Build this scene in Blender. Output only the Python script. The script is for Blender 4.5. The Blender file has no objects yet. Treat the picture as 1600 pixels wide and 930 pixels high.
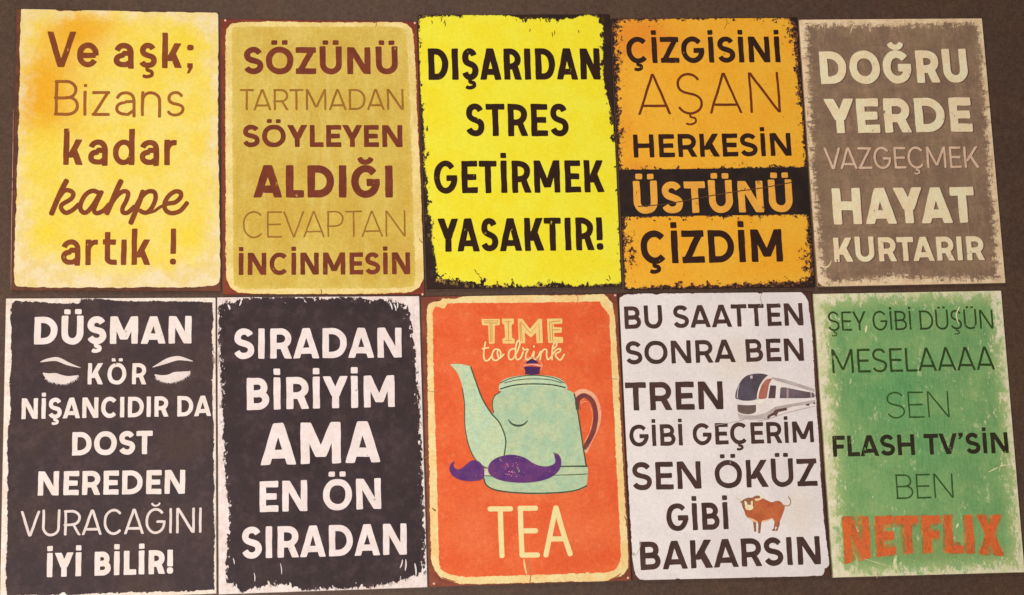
import bpy, math, random
import numpy as np
from mathutils import Vector, Matrix
from mathutils.geometry import delaunay_2d_cdt, tessellate_polygon

# ------------------------------------------------------------------ camera, world, lamps
C = bpy.context.scene.collection
SC = bpy.context.scene
S = 0.2            # survey unit -> metres
BASEZ = 1.5        # height of the middle of the display
T = 0.003          # board thickness; board faces lie in the plane Y = 0, the wall at Y = T
CAM_R = [[0.9943771886994288, 0.014369988139327675, -0.10491668139573855], [0.003328937817926301, 0.9860186588479246, 0.16660168839703143], [0.10584386976685854, -0.16601417964924792, 0.9804266251934204]]
CAM_P = [-0.8728387292848873, 1.3543303388640462, -8.02292644640862]
FPX = 2441.8379273313135

def conv(v): return Vector((v[0], v[2], -v[1]))
cam = bpy.data.cameras.new('camera'); camo = bpy.data.objects.new('camera', cam); C.objects.link(camo)
cam.sensor_width = 36; cam.lens = FPX / 1600 * 36; cam.clip_start = 0.05; cam.clip_end = 50
_r, _u, _b = conv(CAM_R[0]), -conv(CAM_R[1]), -conv(CAM_R[2])
CP = conv(CAM_P) * S + Vector((0, 0, BASEZ))
camo.matrix_world = Matrix.Translation(CP) @ Matrix((_r, _u, _b)).transposed().to_4x4()
SC.camera = camo

w = bpy.data.worlds.new('World'); SC.world = w; w.use_nodes = True
w.node_tree.nodes['Background'].inputs[0].default_value = (1.0, 0.90, 0.82, 1)
w.node_tree.nodes['Background'].inputs[1].default_value = 0.12

def lamp(name, loc, target, size, power, color):
    l = bpy.data.lights.new(name, 'AREA'); l.shape = 'DISK'; l.size = size; l.energy = power; l.color = color
    o = bpy.data.objects.new(name, l); C.objects.link(o); o.location = loc
    o.rotation_euler = (Vector(target) - Vector(loc)).to_track_quat('-Z', 'Y').to_euler()
    return o
lamp('room_lamp', (-0.62, -1.75, 0.85), (-0.14, 0, 1.34), 0.8, 33, (1.0, 0.92, 0.855))
lamp('ceiling_lamp', (-0.25, -1.1, 2.75), (-0.15, 0, 1.55), 0.35, 9, (1.0, 0.90, 0.80))
SC.view_settings.view_transform = 'Standard'; SC.view_settings.look = 'None'
SC.view_settings.exposure = 0.0; SC.view_settings.gamma = 1.0

# ------------------------------------------------------------------ helpers
def wall_xz(px, py):
    """point of the board-face plane seen at a place of the photograph (survey of the display)"""
    d = _r * (px - 800) - _u * (py - 465) - _b * FPX
    t = -CP.y / d.y
    p = CP + d * t
    return Vector((p.x, p.z))

def lin(c):
    return tuple(((v / 255) / 12.92 if v / 255 <= .04045 else ((v / 255 + .055) / 1.055) ** 2.4) for v in c[:3])
ILL = (1.0, 0.98, 0.945)    # lamp tint taken out of the colours read off the display
def col(c):
    l = lin(c); return tuple(min(.86, l[i] / ILL[i]) for i in range(3)) + (1,)

class G:
    """small node-graph writer"""
    def __init__(s, name, rough=.62, spec=.14):
        s.m = bpy.data.materials.new(name); s.m.use_nodes = True
        s.t = s.m.node_tree; s.b = s.t.nodes['Principled BSDF']
        s.b.inputs['Roughness'].default_value = rough
        s.b.inputs['Specular IOR Level'].default_value = spec
        s.tc = s.t.nodes.new('ShaderNodeTexCoord')
    def link(s, a, b): s.t.links.new(a, b)
    def put(s, sock, v):
        if isinstance(v, (int, float)): sock.default_value = v
        elif isinstance(v, tuple): sock.default_value = v
        else: s.link(v, sock)
    def noise(s, scale, seed=0, stretch=(1, 1), detail=5, rough=.6, rot=0, dist=0):
        """scale = features per metre"""
        mp = s.t.nodes.new('ShaderNodeMapping'); s.link(s.tc.outputs['Object'], mp.inputs[0])
        mp.inputs['Location'].default_value = (seed * 3.17, seed * 1.31, seed * 2.23)
        mp.inputs['Rotation'].default_value = (0, rot, 0)
        mp.inputs['Scale'].default_value = (scale * stretch[0], scale, scale * stretch[1])
        n = s.t.nodes.new('ShaderNodeTexNoise'); n.inputs['Scale'].default_value = 1
        n.inputs['Detail'].default_value = detail; n.inputs['Roughness'].default_value = rough
        n.inputs['Distortion'].default_value = dist
        s.link(mp.outputs[0], n.inputs['Vector']); return n.outputs['Fac']
    def math(s, op, a, b=0., c=0., clamp=False):
        n = s.t.nodes.new('ShaderNodeMath'); n.operation = op; n.use_clamp = clamp
        s.put(n.inputs[0], a); s.put(n.inputs[1], b); s.put(n.inputs[2], c); return n.outputs[0]
    def ramp(s, v, lo, hi):
        n = s.t.nodes.new('ShaderNodeMapRange'); n.interpolation_type = 'SMOOTHSTEP'
        s.put(n.inputs[0], v); s.put(n.inputs[1], lo); s.put(n.inputs[2], hi); return n.outputs[0]
    def mix(s, f, a, b, mode='MIX'):
        n = s.t.nodes.new('ShaderNodeMix'); n.data_type = 'RGBA'; n.blend_type = mode
        s.put(n.inputs[0], f); s.put(n.inputs[6], a); s.put(n.inputs[7], b); return n.outputs[2]
    def attr(s, name):
        n = s.t.nodes.new('ShaderNodeAttribute'); n.attribute_name = name; return n.outputs['Fac']
    def tone(s, c1, c2, scale, seed, lo=.38, hi=.62, **k):
        return s.mix(s.ramp(s.noise(scale, seed, **k), lo, hi), col(c1), col(c2))
    def grain(s, c, amt=.14, seed=7, scale=900):
        """print grain: fine irregular ink density"""
        n = s.noise(scale, seed, detail=2, rough=.8)
        n2 = s.noise(scale * .33, seed + 4, detail=2, rough=.7)
        f = s.math('MULTIPLY_ADD', n, 4.4 * amt, 1 - 2.2 * amt)
        f = s.math('MULTIPLY', f, s.math('MULTIPLY_ADD', n2, 3.2 * amt, 1 - 1.6 * amt))
        cb = s.t.nodes.new('ShaderNodeCombineColor')
        for i in range(3): s.link(f, cb.inputs[i])
        return s.mix(1.0, c, cb.outputs[0], 'MULTIPLY')
    def done(s, c, bump=.0, alpha=None):
        s.put(s.b.inputs['Base Color'], c)
        if bump:
            bn = s.t.nodes.new('ShaderNodeBump'); bn.inputs['Strength'].default_value = bump
            bn.inputs['Distance'].default_value = .0004
            s.link(s.noise(500, 3, detail=3), bn.inputs['Height']); s.link(bn.outputs[0], s.b.inputs['Normal'])
        if alpha is not None: s.put(s.b.inputs['Alpha'], alpha)
        return s.m

def sdf_poly(P, poly):
    """signed distance, positive inside; P (n,2), poly (m,2)"""
    poly = np.asarray(poly, float); n = len(poly)
    d = np.full(len(P), 1e9); ins = np.zeros(len(P), bool)
    for i in range(n):
        a = poly[i]; b = poly[(i + 1) % n]; e = b - a
        q = P - a; h = np.clip((q @ e) / (e @ e + 1e-12), 0, 1)
        d = np.minimum(d, np.hypot(*(q - h[:, None] * e).T))
        c = ((a[1] > P[:, 1]) != (b[1] > P[:, 1]))
        with np.errstate(all='ignore'):
            x = (b[0] - a[0]) * (P[:, 1] - a[1]) / (b[1] - a[1] + 1e-15) + a[0]
        ins ^= c & (P[:, 0] < x)
    return np.where(ins, d, -d)

def smooth(pts, closed=True, k=6):
    """Catmull-Rom through the points (a repeated point makes a corner)"""
    P = [np.array(p, float) for p in pts]; n = len(P); out = []
    for i in range(n if closed else n - 1):
        if closed: p0, p1, p2, p3 = P[i - 1], P[i], P[(i + 1) % n], P[(i + 2) % n]
        else: p0, p1, p2, p3 = P[max(i - 1, 0)], P[i], P[i + 1], P[min(i + 2, n - 1)]
        if np.hypot(*(p2 - p1)) < 1e-9: out.append(p1); continue
        for j in range(k):
            t = j / k
            out.append(.5 * ((2 * p1) + (-p0 + p2) * t + (2 * p0 - 5 * p1 + 4 * p2 - p3) * t * t + (-p0 + 3 * p1 - 3 * p2 + p3) * t ** 3))
    if not closed: out.append(P[-1])
    res = [out[0]]
    for p in out[1:]:
        if np.hypot(*(p - res[-1])) > 1e-7: res.append(p)
    return res

def round_poly(poly, r, seg=.12):
    out = []; n = len(poly)
    P = [np.array(p, float) for p in poly]
    for i in range(n):
        a, b, c = P[i - 1], P[i], P[(i + 1) % n]
        u = a - b; v = c - b; lu = np.hypot(*u); lv = np.hypot(*v)
        if lu < 1e-9 or lv < 1e-9: continue
        rr = min(r, lu * .45, lv * .45)
        p = b + u / lu * rr; q = b + v / lv * rr
        # edge subdivided so that the print can wander a little
        for t in (0, .33, .67, 1):
            out.append((1 - t) ** 2 * p + 2 * t * (1 - t) * b + t * t * q)
        nb = c - b; L = np.hypot(*nb); rn = min(r, L * .45)
        k = int(L / seg)
        for j in range(1, k):
            out.append(q + (c - nb / L * rn - q) * j / k)
    return out

def bar(x0, y0, x1, y1, w, r):
    a = np.array((x0, y0), float); b = np.array((x1, y1), float); d = (b - a) / np.hypot(*(b - a))
    n = np.array((-d[1], d[0])) * w / 2
    return [round_poly([a - n, b - n, b + n, a + n], r)]

def ribbon(pts, w, r=0., closed=False, taper=None):
    """quads along a curve plus rounded ends"""
    P = [np.array(p, float) for p in pts]; n = len(P); out = []
    L = []
    for i in range(n):
        if closed: d = P[(i + 1) % n] - P[i - 1]
        else: d = P[min(i + 1, n - 1)] - P[max(i - 1, 0)]
        d = d / (np.hypot(*d) + 1e-12)
        ww = w * (taper(i / (n - 1)) if taper else 1)
        L.append((P[i] + np.array((-d[1], d[0])) * ww / 2, P[i] - np.array((-d[1], d[0])) * ww / 2, d, ww))
    for i in range(n if closed else n - 1):
        a, b = L[i], L[(i + 1) % n]
        out.append([a[0], a[1], b[1], b[0]])
    if not closed and r > 0:
        for e, sg in ((L[0], -1), (L[-1], 1)):
            rr = min(r, e[3] * .5); d = e[2] * sg; q = [e[0], e[1]]
            nn = (e[0] - e[1]) / (e[3] + 1e-12)
            c0 = e[0] - nn * rr; c1 = e[1] + nn * rr
            arc = [c1 + (-nn * math.cos(t) + d * math.sin(t)) * rr for t in (0.4, .8, 1.2, 1.57)]
            arc += [c0 + (nn * math.cos(t) + d * math.sin(t)) * rr for t in (1.57, 1.2, .8, .4)]
            out.append([e[0], e[1]] + arc)
    return out

def diag(xb0, xb1, y0, xt0, xt1, y1, r):
    return [round_poly([(xb0, y0), (xb1, y0), (xt1, y1), (xt0, y1)], r)]

def arc(cx, cy, rx, ry, a0, a1, n=18, p=2.0):
    out = []
    for i in range(n + 1):
        t = math.radians(a0 + (a1 - a0) * i / n); c, s_ = math.cos(t), math.sin(t)
        out.append((cx + rx * math.copysign(abs(c) ** (2 / p), c), cy + ry * math.copysign(abs(s_) ** (2 / p), s_)))
    return out

def bez(a, b, c, d, n=10):
    return [tuple((1 - t) ** 3 * np.array(a) + 3 * (1 - t) ** 2 * t * np.array(b) + 3 * (1 - t) * t * t * np.array(c) + t ** 3 * np.array(d)) for t in [i / n for i in range(n + 1)]]

# ------------------------------------------------------------------ drawn lettering (cap height = 1)
WID = dict(A=.80, B=.64, C=.76, D=.74, E=.55, F=.52, G=.80, H=.72, K=.70, L=.50, M=.90, N=.74, O=.86, P=.62, R=.66,
           S=.62, T=.62, U=.70, V=.78, X=.74, Y=.74, Z=.64, a=.54, e=.58, s=.48, k=.54, z=.48, n=.54, d=.60, r=.34, t=.38)
NAR = {'I', 'ı', 'i', '!', ';', '’'}
BASE = {'Ç': 'C', 'Ş': 'S', 'Ğ': 'G', 'İ': 'I', 'Ö': 'O', 'Ü': 'U', 'ş': 's'}
SB = dict(A=(.01, .01), B=(.085, .045), C=(.045, .03), D=(.085, .045), E=(.085, .035), F=(.085, .015), G=(.045, .06), H=(.085, .085), I=(.085, .085),
          K=(.085, .01), L=(.085, .01), M=(.085, .085), N=(.085, .085), O=(.045, .045), P=(.085, .02), R=(.085, .02), S=(.035, .035), T=(.015, .015),
          U=(.08, .08), V=(.0, .0), X=(.01, .01), Y=(.0, .0), Z=(.03, .03))
KERN = {'AT': -.05, 'TA': -.06, 'AV': -.07, 'VA': -.07, 'AY': -.06, 'YA': -.07, 'LT': -.05, 'RT': -.01, 'PT': -.0, 'LA': -.0, 'KT': -.02, 'YE': -.03, 'DA': -.01, 'Ve': -.04, 'TE': .02, 'TT': .03, 'TI': .03, 'AA': .01}

def shape(ch, W, w, r, hgt=1.0):
    h = w / 2; out = []; b = BASE.get(ch, ch)
    if b in ('s', 'z'): hgt = .70; g = b.upper()
    else: g = b
    H = hgt
    def B(*a): out.extend(bar(*a, w, r))
    def Dg(*a): out.extend(diag(*a, r))
    def Rb(p, closed=False): out.extend(ribbon(p, w, r, closed))
    def hw(dx, dy): return w * math.hypot(dx, dy) / abs(dy)
    if g == 'I': B(h, 0, h, 1)
    elif g == 'ı' or g == 'i':
        B(h, 0, h, .70)
        if g == 'i': out.extend(bar(h, .80, h, .80 + w * 1.1, w * 1.1, w * .4))
    elif g == 'E': B(h, 0, h, H); [B(0, y, x, y) for y, x in ((h, W), (.5, W * .92), (1 - h, W))]
    elif g == 'F': B(h, 0, h, H); B(0, 1 - h, W, 1 - h); B(0, .48, W * .9, .48)
    elif g == 'L': B(h, 0, h, H); B(0, h, W, h)
    elif g == 'T': B(W / 2, 0, W / 2, 1); B(0, 1 - h, W, 1 - h)
    elif g == 'H': B(h, 0, h, 1); B(W - h, 0, W - h, 1); B(h, .51, W - h, .51)
    elif g == 'A':
        d = hw(W / 2 - w * .5, 1)
        Dg(0, d, 0, W / 2 - d * .55, W / 2 + d * .45, 1); Dg(W - d, W, 0, W / 2 - d * .45, W / 2 + d * .55, 1)
        y = .20 + h * .5; B(W * .5 * (y) + d * .5, y, W - W * .5 * y - d * .5, y)
    elif g == 'V':
        d = hw(W / 2 - w * .5, 1)
        Dg(W / 2 - d * .55, W / 2 + d * .45, 0, 0, d, 1); Dg(W / 2 - d * .45, W / 2 + d * .55, 0, W - d, W, 1)
    elif g == 'N':
        d = hw(W - w, 1) * 1.02
        B(h, 0, h, 1); B(W - h, 0, W - h, 1); Dg(W - d, W, 0, 0, d, 1)
    elif g == 'M':
        d = hw(W / 2, .9); yv = .16 if w > .13 else .12
        B(h, 0, h, 1); B(W - h, 0, W - h, 1)
        Dg(W / 2 - d * .5, W / 2 + d * .5, yv, 0, d, 1); Dg(W / 2 - d * .5, W / 2 + d * .5, yv, W - d, W, 1)
    elif g == 'Z':
        d = hw(W - w, H)
        B(0, h, W, h); B(0, H - h, W, H - h); Dg(0, d, h * .6, W - d, W, H - h * .6)
    elif g == 'X':
        d = hw(W - w, 1)
        Dg(0, d, 0, W - d, W, 1); Dg(W - d, W, 0, 0, d, 1)
    elif g == 'Y':
        d = hw(W / 2, .6)
        B(W / 2, 0, W / 2, .5); Dg(W / 2 - d * .5, W / 2 + d * .5, .38, 0, d, 1); Dg(W / 2 - d * .5, W / 2 + d * .5, .38, W - d, W, 1)
    elif g == 'K':
        d = hw(W - w, .7); B(h, 0, h, 1)
        Dg(w * .5, w * .5 + d, .30, W * .97 - d, W * .97, 1); Dg(W - d, W, 0, W * .30, W * .30 + d, .60)
    elif g == 'O': Rb(arc(W / 2, .5, W / 2 - h, .5 - h + .012, 0, 354, 40, 2.12), True)
    elif g == 'C': Rb(arc(W / 2 + .02, .5, W / 2 - h + .02, .5 - h + .012, 47, 313, 30, 2.1))
    elif g == 'G':
        Rb(arc(W / 2, .5, W / 2 - h, .5 - h + .012, 45, 356, 34, 2.1)); B(W * .53, .47, W, .47)
    elif g == 'D':
        rx = W * .62 - h; cx = W - h - rx
        B(h, 0, h, 1); Rb([(h * .4, h), (cx * .6, h)] + arc(cx, .5, rx, .5 - h, -90, 90, 22, 2.1) + [(cx * .6, 1 - h), (h * .4, 1 - h)])
    elif g == 'U':
        ry = min(.40, W * .52); Rb([(h, 1), (h, .8), (h, ry + .1)] + arc(W / 2, ry, W / 2 - h, ry - h + .012, 180, 360, 22, 2.1) + [(W - h, ry + .1), (W - h, .8), (W - h, 1)])
    elif g in 'BPR':
        m = .50 if g == 'B' else .42
        B(h, 0, h, 1)
        ry = (1 - h - m) / 2; R = W * (.93 if g == 'B' else .97) - h; rx = min(ry * 1.15, R * .7); cx = R - rx
        Rb([(h * .4, m), (cx * .7, m)] + arc(cx, m + ry, rx, ry, -90, 90, 16, 2.15) + [(cx * .7, 1 - h), (h * .4, 1 - h)])
        if g == 'B':
            ry = (m - h) / 2 + .005; R = W - h; rx = min(ry * 1.15, R * .7); cx = R - rx
            Rb([(h * .4, h), (cx * .7, h)] + arc(cx, h + ry, rx, ry, -90, 90, 16, 2.15) + [(cx * .7, m), (h * .4, m)])
        if g == 'R':
            d = hw(W * .4, .5); Dg(W - d, W, 0, W * .42 - d * .1, W * .42 + d * .9, .48)
    elif g == 'S':
        ry = (H - 2 * h) * .25 + .006; l = h + .02; rr = W - h; cx = W / 2
        p = arc(cx, H - h - ry + .008, cx - l, ry, 28, 180, 14, 2.1)[:-1]
        p += bez((l, H - h - ry), (l, H - h - ry - ry * 1.25), (rr, h + ry * 2.25), (rr, h + ry), 12)
        p += arc(cx, h + ry - .008, rr - cx, ry, 0, -155, 14, 2.1)[1:]
        Rb(p)
    elif g == 'a':
        H = .70; rx = W / 2 - h
        Rb([(W - h, 0), (W - h, .2), (W - h, .40)] + arc(W / 2, .42, rx, H - h - .42, 0, 158, 16, 2.2))
        Rb([(W - h, .405), (W * .5, .405)] + arc(W * .45, .21 + h * .1, W * .45 - h, .2 - h * .9, 90, 270, 16, 2.1) + [(W * .62, h * 1.1), (W - h, .16)])
    elif g == 'e':
        Rb(arc(W / 2, .35, W / 2 - h, .35 - h, 0, 322, 34, 2.1)); B(h, .34, W - h, .34)
    elif g == 'd':
        B(W - h, 0, W - h, 1); Rb(arc(W / 2, .35, W / 2 - h, .35 - h, 0, 354, 34, 2.1), True)
    elif g == 'n':
        B(h, 0, h, .70); Rb([(h, .40)] + arc(W / 2, .42, W / 2 - h, .28 - h, 175, 0, 16, 2.2) + [(W - h, .2), (W - h, 0)])
    elif g == 'r':
        B(h, 0, h, .70); Rb([(h, .35)] + arc(W * .85, .36, W * .85 - h, .34 - h, 170, 84, 10, 2.2))
    elif g == 'k':
        d = hw(W * .5, .4); B(h, 0, h, 1)
        Dg(w * .5, w * .5 + d, .20, W * .97 - d, W * .97, .70); Dg(W - d, W, 0, W * .33, W * .33 + d, .43)
    elif g == 't':
        x = W * .36; B(0, .70 - h, W * .98, .70 - h)
        Rb([(x, .88), (x, .6), (x, .22)] + arc(x + W * .34, .20, W * .34, .20 - h, 180, 270, 8) + [(W, h)])
    elif g == '!':
        B(h, .30, h, 1); out.extend(bar(h, 0, h, w * 1.15, w * 1.15, w * .5))
    elif g == ';':
        out.extend(bar(h, .50, h, .50 + w * 1.1, w * 1.15, w * .5))
        out.extend([[(0.0, .14), (w, .14), (w, .02), (w * .35, -.14), (-w * .1, -.14), (w * .25, .0), (0, .02)]])
    elif g == '’':
        out.extend([[(0.0, 1.02), (w * 1.1, 1.02), (w * 1.1, .88), (w * .4, .72), (-w * .1, .72), (w * .3, .86), (0, .88)]])
    # marks above and below
    top = .70 if ch == 'ş' else 1.0
    ds = w * .98 if w > .13 else w * 1.35
    if ch in 'ÖÜ':
        o = max(W * .19, ds * .85)
        for sg in (-1, 1): out.extend(bar(W / 2 + sg * o, 1.085, W / 2 + sg * o, 1.085 + ds * .82, ds, ds * .22))
    if ch == 'İ': out.extend(bar(h, 1.075, h, 1.075 + ds * .95, ds, ds * .18))
    if ch == 'Ğ': out.extend(ribbon(arc(W / 2, 1.24, W * .19, .14, 195, 345, 10), w * .72, w * .2))
    if ch in 'ÇŞş':
        cw = max(w * .62, min(w, .05)); q = W * .5
        out.extend(ribbon(smooth([(q, .03), (q - .01, -.06), (q + .10, -.10), (q + .11, -.20), (q - .02, -.25), (q - .11, -.23)], False, 5), cw, cw * .3))
    return out

def layout(text, w, target, r, space=.30, track=0.):
    """letters of one line; widths stretched so that the whole line is `target` cap heights long"""
    def side(ch):
        b = BASE.get(ch, ch); return SB.get(b, (.07, .07))
    def total(k):
        x = 0; pos = []
        for i, ch in enumerate(text):
            if ch == ' ': x += space * k; continue
            l, rr = side(ch)
            if pos: x += (l + track / 2) * k
            W = w if (BASE.get(ch, ch) in NAR) else max(WID[BASE.get(ch, ch)] * k, w * 1.6)
            pos.append((ch, x, W)); x += W
            if i < len(text) - 1:
                x += (rr + track / 2) * k
                pr = BASE.get(ch, ch) + BASE.get(text[i + 1], text[i + 1]); x += KERN.get(pr, 0) * k
        last = pos[-1]; return last[1] + last[2], pos
    k = 1.
    for _ in range(12):
        t, pos = total(k); k *= 1 + (target - t) / max(t, .1) * 1.0
    out = []
    for ch, x, W in pos:
        out.append([[(p[0] + x, p[1]) for p in poly] for poly in shape(ch, W, w, r)])
    return out

def warp(p, seed, amp):
    x, y = p
    return (x + amp * (math.sin(x * 9.1 + y * 7.3 + seed) + .6 * math.sin(x * 3.3 - y * 17.7 + seed * 2)), y + amp * (math.sin(x * 7.7 - y * 8.3 + seed * 3) + .6 * math.sin(x * 15.1 + y * 2.3 + seed)))

def flat_mesh(name, polys, y):
    """union of overlapping polygons (mm, board frame) as one flat sheet at depth y"""
    vs, fs = [], []
    for poly in polys:
        q = [p for i, p in enumerate(poly) if math.hypot(p[0] - poly[i - 1][0], p[1] - poly[i - 1][1]) > 1e-3]
        if len(q) < 3: continue
        tris = [(0, 1, 2)] if len(q) == 3 else tessellate_polygon([[Vector((float(p[0]), float(p[1]), 0)) for p in q]])
        for t in tris:
            p = [q[i] for i in t]
            ar = (p[1][0] - p[0][0]) * (p[2][1] - p[0][1]) - (p[2][0] - p[0][0]) * (p[1][1] - p[0][1])
            if abs(ar) < 1e-3: continue
            if ar < 0: p = p[::-1]
            n0 = len(vs); vs.extend(Vector((round(float(v[0]), 3), round(float(v[1]), 3))) for v in p); fs.append([n0, n0 + 1, n0 + 2])
    ov, oe, of, _, _, orig = delaunay_2d_cdt(vs, [], fs, 0, 1e-4, True)
    TA = np.array([[(vs[i].x, vs[i].y) for i in f] for f in fs])
    CE = np.array([[sum(ov[i].x for i in f) / 3, sum(ov[i].y for i in f) / 3] for f in of])
    ok = np.ones((len(CE), len(TA)), bool)
    for k in range(3):
        a, b = TA[:, k], TA[:, (k + 1) % 3]; e = b - a
        ok &= (e[None, :, 0] * (CE[:, None, 1] - a[None, :, 1]) - e[None, :, 1] * (CE[:, None, 0] - a[None, :, 0])) > -1e-4
    keep = [f for f, o in zip(of, ok.any(1)) if o]
    used = sorted({i for f in keep for i in f}); idx = {v: i for i, v in enumerate(used)}
    me = bpy.data.meshes.new(name)
    # counter-clockwise in (x, z) faces -Y
    me.from_pydata([(ov[i].x / 1000, y, ov[i].y / 1000) for i in used], [], [[idx[i] for i in f] for f in keep])
    me.update(); return me

def obj(name, me, mat, parent, label=None):
    o = bpy.data.objects.new(name, me); C.objects.link(o)
    if mat is not None: me.materials.append(mat)
    o.parent = parent
    if label: o['label'] = label
    return o

# ------------------------------------------------------------------ the wall
def box_mesh(name, x0, x1, y0, y1, z0, z1, bev=0):
    import bmesh
    bm = bmesh.new(); bmesh.ops.create_cube(bm, size=1)
    for v in bm.verts: v.co = Vector(((x0 + x1) / 2 + v.co.x * (x1 - x0), (y0 + y1) / 2 + v.co.y * (y1 - y0), (z0 + z1) / 2 + v.co.z * (z1 - z0)))
    if bev: bmesh.ops.bevel(bm, geom=bm.edges[:], offset=bev, segments=2, affect='EDGES')
    me = bpy.data.meshes.new(name); bm.to_mesh(me); bm.free(); return me

g = G('brown_panel', .5, .22)
c = g.tone((86, 65, 52), (80, 62, 52), 14, 1, detail=4)
c = g.mix(g.ramp(g.noise(45, 5, detail=4), .45, .85), c, col((82, 59, 49)))
c = g.grain(c, .26, 9, 620)
wall_mat = g.done(c, .25)
LX = wall_xz(4.5, 560).x
wall = obj('wall', box_mesh('wall', -2.0, 2.0, T + .006, T + .05, 0, 3.0), wall_mat, None); wall['kind'] = 'structure'
pz = wall_xz(0, 500).y
panel = obj('display_panel', box_mesh('display_panel', LX, 1.6, T, T + .0058, 0.6, 2.4, .0008), wall_mat, None)
panel['label'] = 'brown laminated display panel that all ten slogan boards hang on'; panel['category'] = 'wall panel'

# ------------------------------------------------------------------ sign builder
class Sign:
    def __init__(s, quad, label, edge_color, seed):
        s.seed = seed
        q = [wall_xz(*p) for p in quad]                     # TL TR BR BL
        s.o = (q[3] + q[2]) / 2; d = (q[2] - q[3]).normalized(); s.ax = d; s.az = Vector((-d.y, d.x))
        e = bpy.data.objects.new('wall_sign', None); C.objects.link(e); e.empty_display_size = .05
        e.location = (s.o.x, T, s.o.y); e.rotation_euler = (0, -math.atan2(d.y, d.x), 0)
        e['label'] = label; e['category'] = 'sign'; e['group'] = 'slogan boards hung in two rows'
        s.e = e; s.q = [s.loc(*p) for p in quad]
        # board: slab with slightly broken edges, butted just under the printed face
        import bmesh
        bm = bmesh.new(); gp = .42
        cx = sum(p[0] for p in s.q) / 4; cz = sum(p[1] for p in s.q) / 4
        ins = [((p[0] + (gp if p[0] < cx else -gp)), (p[1] + (gp if p[1] < cz else -gp))) for p in s.q]
        s.ins = ins
        f = [bm.verts.new((p[0] / 1000, -T, p[1] / 1000)) for p in ins]
        b = [bm.verts.new((p[0] / 1000, 0, p[1] / 1000)) for p in ins]
        bm.faces.new(f[::-1]); bm.faces.new(b)
        for i in range(4): bm.faces.new((f[i], f[(i + 1) % 4], b[(i + 1) % 4], b[i]))
        bmesh.ops.recalc_face_normals(bm, faces=bm.faces[:])
        bmesh.ops.bevel(bm, geom=bm.edges[:], offset=.0004, segments=2, affect='EDGES')
        me = bpy.data.meshes.new('board'); bm.to_mesh(me); bm.free()
        gm = G('board_edge', .6); cc = gm.grain(gm.tone(edge_color, tuple(v * .8 for v in edge_color), 60, seed), .2, seed)
        s.edge_mat = gm.done(cc, .2)
        obj('board', me, s.edge_mat, e)
    def loc(s, px, py):
        v = wall_xz(px, py) - s.o
        return (v.dot(s.ax) * 1000, v.dot(s.az) * 1000)
    def face(s, mat, polys, gauss={}):
        """printed face: a grid sheet carrying the distances to the borders of the print"""
        nx, ny = 84, 124; m = .35
        q = [np.array(p) for p in s.ins]
        cx = sum(p[0] for p in q) / 4; cz = sum(p[1] for p in q) / 4
        q = [np.array((p[0] + (m if p[0] < cx else -m), p[1] + (m if p[1] < cz else -m))) for p in q]
        P = []
        for j in range(ny + 1):
            v = j / ny
            for i in range(nx + 1):
                u = i / nx; P.append((q[3] * (1 - u) + q[2] * u) * (1 - v) + (q[0] * (1 - u) + q[1] * u) * v)
        P = np.array(P)
        me = bpy.data.meshes.new('print')
        fs = [(j * (nx + 1) + i, j * (nx + 1) + i + 1, (j + 1) * (nx + 1) + i + 1, (j + 1) * (nx + 1) + i) for j in range(ny) for i in range(nx)]
        me.from_pydata([(p[0] / 1000, -T - .00012, p[1] / 1000) for p in P], [], fs)
        def put(name, arr):
            a = me.attributes.new(name, 'FLOAT', 'POINT'); a.data.foreach_set('value', np.asarray(arr, np.float32))
        for name, pl in polys.items():
            pl = pl if isinstance(pl[0][0], (list, tuple)) else [pl]
            d = None
            for poly in pl:
                dd = sdf_poly(P, [s.loc(*p) for p in poly]); d = dd if d is None else np.maximum(d, dd)
            put(name, d)
        put('rim', sdf_poly(P, [tuple(p) for p in s.q]))
        for name, gs in gauss.items():
            v = np.zeros(len(P))
            for (px, py, rx, ry, a) in gs:
                c0 = s.loc(px, py); k = 1 / 1.6
                v += a * np.exp(-(((P[:, 0] - c0[0]) / (rx * k)) ** 2 + ((P[:, 1] - c0[1]) / (ry * k)) ** 2))
            put(name, v)
        return obj('print', me, mat, s.e)
    def text(s, text, xl, xr, bl, br, cap, w, mat, label=None, lay=2, r=None, space=.30, track=0., dx=0., dy=0., wob=.004, name='lettering', hfun=None):
        a = np.array(s.loc(xl + dx, bl + dy)); b = np.array(s.loc(xr + dx, br + dy))
        xm, ym = (xl + xr) / 2, (bl + br) / 2
        L = np.hypot(*(b - a)); u = (b - a) / L; n = np.array((-u[1], u[0]))
        H = np.hypot(*(np.array(s.loc(xm, ym)) - np.array(s.loc(xm, ym - cap))))
        if r is None: r = w * (.16 if w > .13 else .42)
        polys = []
        for gl in layout(text, w, L / H, r, space, track):
            for poly in gl:
                q = []
                for p in poly:
                    x, y = warp(p, s.seed * 1.7 + bl, wob)
                    if hfun: x, y = hfun(x, y, L / H)
                    q.append(tuple(a + (u * x + n * y) * H))
                polys.append(q)
        return obj(name, flat_mesh(name, polys, -T - .00012 * lay), mat, s.e, label)
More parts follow.
